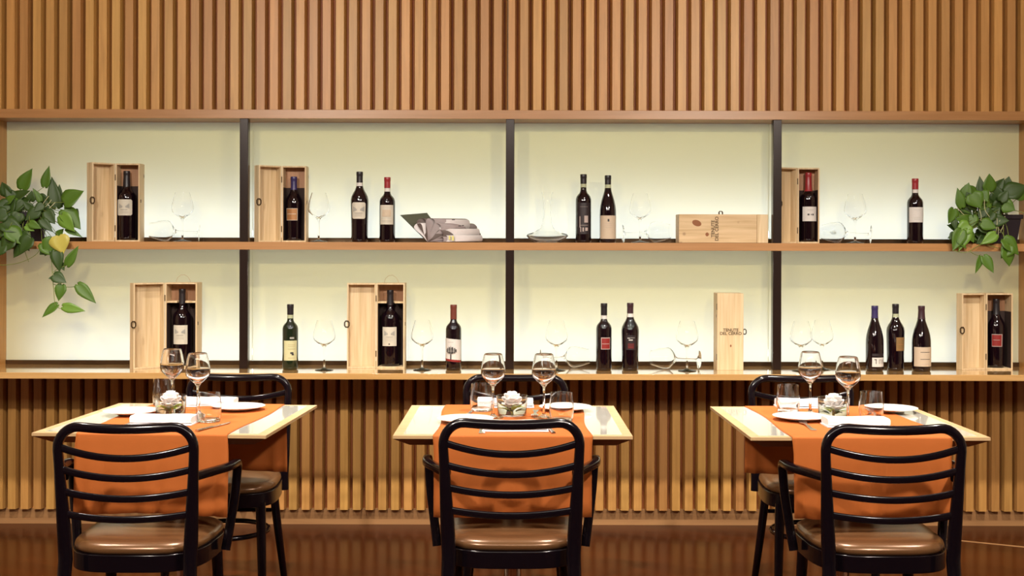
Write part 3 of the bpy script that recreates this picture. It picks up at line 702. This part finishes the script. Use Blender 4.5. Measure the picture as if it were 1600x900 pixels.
# rose
def rose(loc, label, seed):
    rnd = random.Random(seed)
    t = thing('white_rose', label, 'flower', loc, rnd.uniform(0, 3), 'white roses in glass bowls')
    b = MB(); nlay = 0
    for ring, (n, r0, h, tilt) in enumerate(((3, .007, .026, .10), (4, .013, .029, .28), (5, .020, .031, .50), (6, .027, .029, .85), (6, .030, .022, 1.25))):
        for i in range(n):
            a = 2*pi*(i+ring*.37)/n+rnd.uniform(-.12, .12); vs = []; fs = []; NU, NV = 7, 6; wd = r0*2.1*math.sin(pi/n)*1.55+.004
            for v_ in range(NV+1):
                vv = v_/NV
                for u_ in range(NU+1):
                    uu = -1+2*u_/NU
                    ww = wd*(.35+.65*sin(pi*min(1, vv*1.05+.08)*.62))*uu*.5*(1-.25*max(0, vv-.8)*5*abs(uu))
                    rr = .003+r0*.5*sin(vv*pi*.55)+sin(tilt)*h*.55*vv+.004*max(0, vv-.75)*4*(ring > 1)
                    zz = h*vv*cos(tilt*.75)-abs(uu)**2*.003-.003*max(0, vv-.8)*5*(ring > 1)
                    rr2 = rr-abs(uu)**2*.004
                    aa = a; x = rr2*cos(aa)-ww*sin(aa); y = rr2*sin(aa)+ww*cos(aa); vs.append((x, y, zz+.034-ring*.0035))
            for v_ in range(NV):
                for u_ in range(NU):
                    q = v_*(NU+1)+u_; fs.append((q, q+1, q+NU+2, q+NU+1))
            b.add(vs, fs, 'petal')
    b.build('petals', t, smooth=80, solid=.0007)
    MB().tube([(0, 0, .002), (.001, 0, .036)], .004, 'stem', 8, up=(0, 1, 0)).build('stem', t)
    b = MB()
    for i in range(10):
        a = i*.65+rnd.uniform(-.2, .2); L = .030
        leaf(b, V((.016*cos(a), .016*sin(a), .010+.004*(i % 3))), V((cos(a), sin(a), .25+.22*(i % 2))), V((-cos(a)*.3, -sin(a)*.3, 1)), L, .019, 'moss' if i % 3 else 'leafm')
    b.build('leaves', t, smooth=70, solid=.0005)
    t.scale = (1.05, 1.05, 1.25)
    return t
def leaf(b, base, d, nrm, L, W, mat, curl=.18, fold=.25):
    d = d.normalized(); side = d.cross(nrm).normalized(); up = side.cross(d).normalized()
    n = 8; vs = []; fs = []
    shp = [(0, .18), (.04, .62), (.14, .92), (.28, 1.0), (.45, .88), (.62, .66), (.78, .40), (.9, .17), (1, .0)]
    for u, wv in shp:
        back = -.10*L if 0 < u < .1 else 0
        c = base+d*(u*L)-up*(curl*L*u*u)
        for q in (-1, -.5, 0, .5, 1):
            vs.append(c+side*(q*W*.5*wv)+up*(abs(q)*fold*W*.5*wv)+(d*(-.09*L*abs(q)) if u < .1 else V((0, 0, 0))))
    for i in range(len(shp)-1):
        for j in range(4):
            q = i*5+j; fs.append((q, q+1, q+6, q+5))
    b.add(vs, fs, mat)
NM = ['leftmost', 'centre', 'rightmost']
SET = [
 dict(bowl=(267.5, 649), wine=((269.5, 642.5), (309.5, 653)), tum=((256.5, 634), (327, 660)), plate=((206, 649), (373, 641.5)), nap=((257, 663, .02), (325, 634.8, .05)), fork=((173, 675, -.16), (357, 632, .5)), knife=((308, 676, -.3), None)),
 dict(bowl=(800.5, 648.5), wine=((771, 653), (850.5, 653)), tum=((753, 642), (878, 658)), plate=((728, 660), (884, 641)), nap=((806, 671.5, 0), (790, 635, 0)), fork=((754, 678, .05), (838, 641, 3.1)), knife=((866, 678, .1), (742, 641, 3.0))),
 dict(bowl=(1303, 651), wine=((1266.5, 646), (1325.5, 658)), tum=((1232, 642.5), (1362, 655)), plate=((1252, 655), (1392, 641.5)), nap=((1338, 664, 0), (1258, 635, -.03)), fork=((1273, 672, -.0), (1350, 641, 3.2)), knife=((1394, 672, .1), None)),
]
for k_, s_ in enumerate(SET):
    T = NM[k_]; tx, ty, tr = TABLES[k_]
    o = put(me_bowl, 'glass_bowl', 'clear glass bowl holding a white rose on the %s table' % T, 'bowl', tpos(*s_['bowl']), (0, 0, 0), 'glass flower bowls')
    p = tpos(*s_['bowl']); rose((p[0], p[1], p[2]+.0065), 'white rose with green leaves floating in the %s table bowl' % T, 20+k_)
    for (c_, wh) in zip(s_['wine'], ('left', 'right')):
        put(me_wine, 'wine_glass', 'stemmed wine glass, %s of the two on the %s table' % (wh, T), 'wine glass', tpos(*c_), (0, 0, k_), 'wine glasses on the tables')
    for (c_, wh) in zip(s_['tum'], ('left', 'right')):
        put(me_tum, 'tumbler', 'clear water tumbler on the %s side of the %s table' % (wh, T), 'tumbler', tpos(*c_), (0, 0, k_), 'water tumblers on the tables')
    for (c_, wh) in zip(s_['plate'], ('near left', 'far right')):
        put(me_plate, 'side_plate', 'white side plate at the %s of the %s table' % (wh, T), 'plate', tpos(*c_), (0, 0, 0), 'white side plates')
    for i, (px, py, r) in enumerate(s_['nap']):
        put(me_nap, 'napkin', 'folded white napkin at the %s side of the %s table' % (('near', 'far')[i], T), 'napkin', tpos(px, py), (0, 0, r+tr), 'folded white napkins')
    for i, f_ in enumerate(s_['fork']):
        if f_: put(me_fork, 'fork', 'steel fork beside the %s napkin on the %s table' % (('near', 'far')[i], T), 'fork', tpos(f_[0], f_[1]), (0, 0, f_[2]), 'steel forks')
    for i, f_ in enumerate(s_['knife']):
        if f_: put(me_knife, 'knife', 'steel knife beside the %s napkin on the %s table' % (('near', 'far')[i], T), 'knife', tpos(f_[0], f_[1]), (0, 0, f_[2]), 'steel knives')

# ------------------------------------------------------------ chairs
def chair(arm, label, loc, rz, group):
    """local: back at y=0, seat extends to +y; origin on the floor under the back"""
    t = thing('armchair' if arm else 'dining_chair', label, 'chair', loc, rz, group)
    def post_y(z): return -.030*max(0, (z-.45)/.38)**1.3+(0 if z > .45 else -.10*((.45-z)/.45)**1.4 if arm else 0)
    def half(z):   # outer half width minus radius
        return .178+.018*min(1, max(0, (z-.42)/.36)) if z > .42 else .178+.02*(.42-z)/.42
    ztop = .822; zl = .0 if arm else .372
    # bent back frame, one steam-bent piece from foot to foot
    pts = []
    zs = [zl+(.745-zl)*i/14 for i in range(15)]
    R_ = .060
    for z in zs: pts.append((-half(z), post_y(z), z))
    hw_ = half(.745)
    for i in range(1, 8):
        a = pi-i/8*pi/2; pts.append((-(hw_-R_)+R_*cos(a), post_y(.76), (ztop-.013-R_)+R_*sin(a)))
    top = []
    for i in range(9):
        u = -1+2*i/8; top.append((u*(hw_-R_-.004), post_y(.8)-.012*(1-u*u), ztop-.013-.0045*(1-u*u)))
    right = [(-x, y, z) for x, y, z in pts][::-1]
    full = pts+top+right
    N_ = len(full)
    def sec(tt):
        i = tt*(N_-1); z = full[min(N_-1, int(round(i)))][2]
        wide = .0140 if z > .72 else .0140+.0070*min(1, (.72-z)/.22)
        if z < .42: wide = .021-.007*(.42-z)/.42
        th = .0145 if z > .70 else .013
        # section axes: u = side (in-plane across), v
        return [(wide*math.copysign(abs(cos(a))**.85, cos(a)), th*math.copysign(abs(sin(a))**.85, sin(a))) for a in [2*pi*q/12 for q in range(12)]]
    b = MB(); b.sweep(full, sec, 'black', up=(0, 1, 0)); b.build('back_frame', t, smooth=60)
    # four ladder slats, sagging and bowed backwards
    for ze, zm in ((.750, .722), (.686, .664), (.622, .605), (.557, .545)):
        w_ = half(ze)-.008; pp = []
        for i in range(17):
            u = -1+2*i/16; pp.append((u*w_, post_y(ze)-.022*(1-u*u), zm+(ze-zm)*u*u))
        b = MB(); b.sweep(pp, [(.0065*math.copysign(abs(cos(a))**.6, cos(a)), .0105*math.copysign(abs(sin(a))**.6, sin(a))) for a in [2*pi*q/12 for q in range(12)]], 'black', up=(0, 0, 1)); b.build('back_slat', t, smooth=60)
    # seat ring and cushion: rounded trapezoid
    def outline(g, n=48):
        o = []
        for i in range(n):
            a = 2*pi*i/n; ca, sa = cos(a), sin(a)
            x = math.copysign(abs(ca)**.55, ca)*(.205+g); y = math.copysign(abs(sa)**.62, sa)*(.212+g)
            y += .212; x *= 1+.06*((y-.2)/.21); o.append((x, y))
        return o
    b = MB(); o1 = outline(0); o0 = outline(-.03); n = len(o1)
    vs = [(x, y, .386) for x, y in o1]+[(x, y, .436) for x, y in o1]+[(x, y, .438) for x, y in o0]+[(x, y, .386) for x, y in o0]
    fs = [[r_*n+i, r_*n+(i+1) % n, ((r_+1) % 4)*n+(i+1) % n, ((r_+1) % 4)*n+i] for r_ in range(4) for i in range(n)]
    b.add(vs, fs, 'black'); b.build('seat_ring', t, smooth=40, bevel=.002)
    b = MB(); rings = [(-.030, .425), (-.008, .438), (-.003, .446), (-.006, .456), (-.018, .465), (-.045, .471), (-.10, .474), (-.16, .475)]
    vs = []; fs = []
    for g, z in rings: vs += [(x, y, z) for x, y in outline(g)]
    for r_ in range(len(rings)-1):
        for i in range(n): fs.append((r_*n+i, r_*n+(i+1) % n, (r_+1)*n+(i+1) % n, (r_+1)*n+i))
    fs.append([(len(rings)-1)*n+i for i in range(n)]); fs.append([i for i in range(n)][::-1])
    b.add(vs, fs, 'leather'); b.build('seat', t, smooth=70)
    # legs
    def leg(x0, y0, x1, y1, r0, r1):
        b = MB(); b.tube([(x0+(x1-x0)*i/8, y0+(y1-y0)*(i/8)**1.3, .40*(1-i/8)+.0) for i in range(9)], lambda q: r0+(r1-r0)*q, 'black', 12, up=(0, 1, 0)); b.build('leg', t, smooth=60)
    for sx in (-1, 1):
        leg(sx*.165, .375, sx*.180, .405, .019, .0135)
        if not arm: leg(sx*.150, .055, sx*.180, -.035, .018, .013)
    # ring stretcher
    b = MB(); pp = []
    for i in range(32):
        a = 2*pi*i/32; pp.append((.158*cos(a), .205+.155*sin(a), .262))
    b.tube(pp, .0095, 'black', 8, closed=True); 
    b.build('ring_stretcher', t, smooth=60)
    if not arm:
        for z in (.30,):
            b = MB(); b.tube([(-.165, .03, z), (.165, .03, z)], .008, 'black', 8); b.build('stretcher', t, smooth=60)
    if arm:
        for sx in (-1, 1):
            pp = spline([(sx*.186, .004, .662), (sx*.218, .07, .664), (sx*.251, .16, .664), (sx*.256, .235, .662), (sx*.256, .262, .655), (sx*.254, .272, .635), (sx*.248, .268, .56), (sx*.236, .255, .47), (sx*.226, .240, .395)], 5)
            nn = len(pp)
            b = MB(); b.sweep(pp, lambda q: [(u*(.0125 if q < .55 else .0115), v*(.014 if q < .5 else .014)) for u, v in [(math.copysign(abs(cos(a))**.6, cos(a)), math.copysign(abs(sin(a))**.6, sin(a))) for a in [2*pi*w_/12 for w_ in range(12)]]], 'black', up=(sx, 0, .0001))
            b.build('armrest', t, smooth=60)
    return t
A = chair(True, 'black bentwood armchair pulled up to the near side of the leftmost table', (-1.100, 3.60, 0), 0, 'near armchairs')
B = chair(False, 'black bentwood chair behind the leftmost table, seat facing the viewer', (-1.070, 4.90, 0), pi, 'far chairs')
for (x, y, src, lab, rz) in ((0.0, 3.635, A, 'black bentwood armchair pulled up to the near side of the centre table', 0), (1.093, 3.61, A, 'black bentwood armchair pulled up to the near side of the rightmost table', 0),
                        (.015, 4.91, B, 'black bentwood chair behind the centre table, mostly hidden', pi), (1.135, 4.90, B, 'black bentwood chair behind the rightmost table, seat facing the viewer', pi)):
    c = copy_tree(src); c.location = (x, y, 0); c['label'] = lab
    if y == 3.635: c.scale = (1.012, 1.012, 1.012)

# ------------------------------------------------------------ potted pothos
def plant(label, pot_px, pot_r, potY, leaves, vines, roots, square=False):
    t = thing('potted_pothos', label, 'plant', (PX(pot_px, potY), potY, ZM)); o0 = V(t.location); rnd = random.Random(int(pot_px))
    b = MB(); h = .135; r = pot_r
    if square:
        ring = lambda w_, z: [(-w_, -w_, z), (w_, -w_, z), (w_, w_, z), (-w_, w_, z)]
        vs = ring(r*.72, 0)+ring(r*.95, h-.02)+ring(r*1.06, h-.02)+ring(r*1.08, h)+ring(r*.98, h)+ring(r*.93, h-.03)
        fs = [(3, 2, 1, 0), (20, 21, 22, 23)]+[(a*4+i, a*4+(i+1) % 4, a*4+4+(i+1) % 4, a*4+4+i) for a in range(5) for i in range(4)]
        b.add(vs, fs, 'pot'); b.build('pot', t, smooth=0, bevel=.002)
    else:
        b.lathe([(0, 0), (r*.72, 0), (r*.74, .004), (r*.95, h-.022), (r*1.03, h-.02), (r*1.05, h), (r*.97, h), (r*.92, h-.03), (0, h-.03)], 'pot', 36); b.build('pot', t, smooth=40)
    MB().lathe([(0, h-.029), (r*.86, h-.029), (r*.8, h-.020), (0, h-.016)], 'soil', 24).build('soil', t)
    b = MB(); st = MB()
    fill = []
    cx_ = 52 if pot_px < 800 else 1542
    for i in range(30):
        ax_ = cx_+rnd.uniform(-46, 40); ay_ = rnd.uniform(312, 376); an = rnd.uniform(0, 6.28); ll = rnd.uniform(14, 24)
        if (pot_px < 800 and 28 < ax_ < 86 and 330 < ay_ < 372) or (pot_px > 800 and ax_ > 1556 and ay_ > 320): continue
        fill.append((ax_, ay_, ax_+ll*cos(an), min(396, ay_+ll*sin(an)*.9), ll*.75, rnd.uniform(5.76, 5.80), 'leafd' if i % 3 else 'leafm'))
    for (bx, by, tx_, ty_, W, Y, mat) in leaves+fill:
        p0 = P(bx, by, Y)-o0; p1 = P(tx_, ty_, Y-.012)-o0; d = p1-p0; L = d.length*1.08
        nrm = V((rnd.uniform(-.35, .35), -1, rnd.uniform(.0, .6)))
        leaf(b, p0, d, nrm, L, 1.15*W/337., mat, curl=rnd.uniform(.02, .18), fold=rnd.uniform(.12, .35))
        if by < 385:
            root = V((rnd.uniform(-.5, .5)*r, rnd.uniform(-.5, .5)*r, h-.02)); mid = (root+p0)/2+V((0, -.01, .025))
            st.tube(spline([root, mid, p0], 5), .0014, 'stem', 5, up=(.3, .9, .1))
    b.build('foliage', t, smooth=70, solid=.0005)
    for vn in vines:
        pp = [P(x_, y_, Y_)-o0 for x_, y_, Y_ in vn]; st.tube(spline(pp, 5), .0016, 'stem', 6, up=(.3, .9, .1))
    st.build('stems', t, smooth=60)
    if roots:
        rt = MB()
        for rr in roots: rt.tube(spline([P(x_, y_, Y_)-o0 for x_, y_, Y_ in rr], 5), .0013, 'root', 5, up=(.3, .9, .1))
        rt.build('aerial_roots', t, smooth=60)
    return t
D_, M_, L_, Yl = 'leafd', 'leafm', 'leafl', 'leafy'
LV = [ (35, 297, 48, 267, 22, 5.80, M_), (70, 293, 75, 263, 14, 5.82, M_), (63, 316, 52, 297, 10, 5.80, M_), (88, 325, 80, 281, 20, 5.82, D_), (92, 322, 92, 292, 14, 5.84, D_),
 (101, 318, 128, 301, 28, 5.77, M_), (98, 322, 80, 306, 16, 5.84, D_), (60, 310, 78, 318, 15, 5.83, D_), (100, 330, 124, 357, 25, 5.76, M_), (96, 338, 114, 362, 22, 5.74, L_), (104, 360, 126, 370, 9, 5.76, M_), (112, 336, 122, 345, 22, 5.79, D_),
 (18, 316, 44, 300, 20, 5.79, D_), (22, 326, 46, 312, 24, 5.78, D_), (12, 306, 2, 288, 18, 5.79, D_), (14, 322, -8, 326, 20, 5.76, D_), (10, 335, -14, 342, 22, 5.74, D_), (4, 350, 34, 362, 26, 5.73, D_), (6, 358, -14, 372, 24, 5.73, D_),
 (14, 360, 34, 381, 24, 5.71, M_), (46, 350, 62, 358, 12, 5.72, M_), (40, 355, 52, 362, 10, 5.73, L_), (92, 371, 97, 396, 29, 5.71, Yl), (84, 376, 70, 400, 24, 5.715, M_), (66, 382, 92, 400, 22, 5.72, M_), (48, 374, 30, 396, 24, 5.71, D_), (40, 380, 20, 402, 22, 5.72, D_), (20, 374, 2, 394, 24, 5.71, D_), (34, 366, 44, 392, 22, 5.725, D_), (6, 384, -12, 402, 22, 5.71, D_),
 (78, 386, 62, 398, 20, 5.72, D_), (88, 393, 92, 424, 18, 5.71, D_), (105, 416, 121, 388, 13, 5.71, M_), (96, 413, 100, 424, 8, 5.72, D_), (84, 432, 102, 442, 17, 5.71, D_), (83, 436, 76, 437, 5, 5.72, D_), (97, 447, 91, 470, 16, 5.71, M_), (122, 447, 147.5, 473, 17, 5.70, M_), (90, 478, 67, 496, 14, 5.71, M_), (99, 481, 130, 487, 14, 5.70, L_), (60, 330, 40, 345, 18, 5.76, D_), (72, 332, 84, 350, 18, 5.75, D_), (30, 335, 22, 352, 20, 5.76, D_), (64, 345, 80, 362, 14, 5.74, D_)]
plant('trailing pothos in a round black pot at the left end of the middle shelf', 46, .085, 5.855, LV,
      [[(60, 345, 5.80), (74, 375, 5.735), (80, 405, 5.72), (82, 430, 5.715), (84, 455, 5.715), (86, 478, 5.71)], [(82, 428, 5.715), (92, 421, 5.715), (105, 416, 5.71)], [(84, 446, 5.715), (100, 450, 5.71), (114, 450, 5.705), (122, 447, 5.70)], [(86, 478, 5.71), (94, 484, 5.71), (99, 481, 5.70)], [(-10, 415, 5.72), (10, 416, 5.72), (35, 411, 5.72), (58, 398, 5.72), (66, 380, 5.735)], [(36, 385, 5.72), (40, 398, 5.72), (45, 411, 5.72)], [(20, 345, 5.78), (14, 325, 5.78), (13, 305, 5.79)]],
      [[(60, 330, 5.79), (70, 316, 5.78), (76, 308, 5.78)], [(62, 332, 5.78), (74, 322, 5.77), (80, 314, 5.78)], [(64, 336, 5.77), (74, 330, 5.76), (86, 318, 5.77)]])
RV = [(1503, 322, 1497, 294, 15, 5.75, M_), (1507, 305, 1513, 285, 16, 5.77, M_), (1527, 322, 1512, 300, 22, 5.76, D_), (1530, 308, 1520, 290, 14, 5.80, D_), (1518, 302, 1532, 322, 26, 5.74, M_), (1534, 314, 1531, 276, 18, 5.80, D_), (1545, 296, 1546, 271, 20, 5.79, M_), (1532, 300, 1543, 312, 20, 5.75, M_),
 (1552, 300, 1568, 278, 20, 5.81, D_), (1572, 296, 1576, 275, 18, 5.81, D_), (1572, 300, 1604, 288, 26, 5.77, D_), (1600, 302, 1572, 296, 22, 5.78, M_), (1560, 312, 1556, 290, 26, 5.80, D_), (1556, 326, 1576, 308, 22, 5.79, D_), (1568, 318, 1585, 326, 20, 5.76, M_), (1540, 330, 1552, 302, 26, 5.81, D_), (1548, 340, 1562, 322, 22, 5.79, D_),
 (1490, 325, 1484, 346, 18, 5.75, M_), (1489, 338, 1494, 358, 10, 5.75, D_), (1500, 318, 1518, 332, 16, 5.77, D_), (1512, 345, 1495, 340, 16, 5.75, M_), (1514, 350, 1496, 362, 22, 5.73, L_), (1502, 358, 1490, 388, 20, 5.72, M_), (1512, 358, 1500, 388, 16, 5.72, L_), (1512, 360, 1522, 376, 14, 5.73, M_), (1497, 372, 1510, 385, 12, 5.72, M_), (1490, 362, 1484, 372, 8, 5.73, D_),
 (1534, 346, 1556, 354, 18, 5.72, M_), (1530, 350, 1552, 362, 20, 5.74, D_), (1556, 364, 1536, 378, 16, 5.72, L_), (1540, 368, 1528, 378, 14, 5.75, D_), (1568, 372, 1592, 394, 22, 5.71, M_), (1572, 388, 1579, 412, 22, 5.70, M_), (1578, 382, 1566, 400, 20, 5.705, M_), (1537, 399, 1552, 423, 15, 5.70, M_), (1532, 399, 1526, 424, 10, 5.70, M_), (1523, 300, 1508, 288, 14, 5.79, M_), (1542, 322, 1530, 338, 20, 5.77, D_), (1552, 330, 1540, 345, 16, 5.76, D_)]
plant('bushy pothos in a square black pot at the right end of the middle shelf', 1568, .062, 5.86, RV,
      [[(1545, 350, 5.78), (1535, 376, 5.735), (1519, 388, 5.72), (1516, 391, 5.71), (1526, 397, 5.705), (1537, 399, 5.70)], [(1519, 388, 5.72), (1536, 380, 5.73), (1560, 386, 5.72)], [(1580, 326, 5.79), (1590, 328, 5.77), (1600, 331, 5.76)], [(1490, 390, 5.715), (1505, 393, 5.715), (1516, 391, 5.71)], [(1550, 345, 5.79), (1566, 362, 5.735), (1572, 375, 5.72)]],
      [[(1495, 322, 5.75), (1505, 333, 5.76), (1514, 340, 5.77)], [(1520, 336, 5.77), (1524, 328, 5.77), (1528, 320, 5.78)], [(1538, 310, 5.73), (1539, 326, 5.73), (1546, 337, 5.74)], [(1564, 336, 5.76), (1560, 352, 5.75), (1560, 368, 5.75)], [(1570, 336, 5.76), (1568, 350, 5.75), (1562, 362, 5.75)], [(1530, 324, 5.74), (1533, 336, 5.74), (1532, 346, 5.75)], [(1556, 330, 5.76), (1558, 345, 5.75), (1556, 360, 5.75)]], square=True)
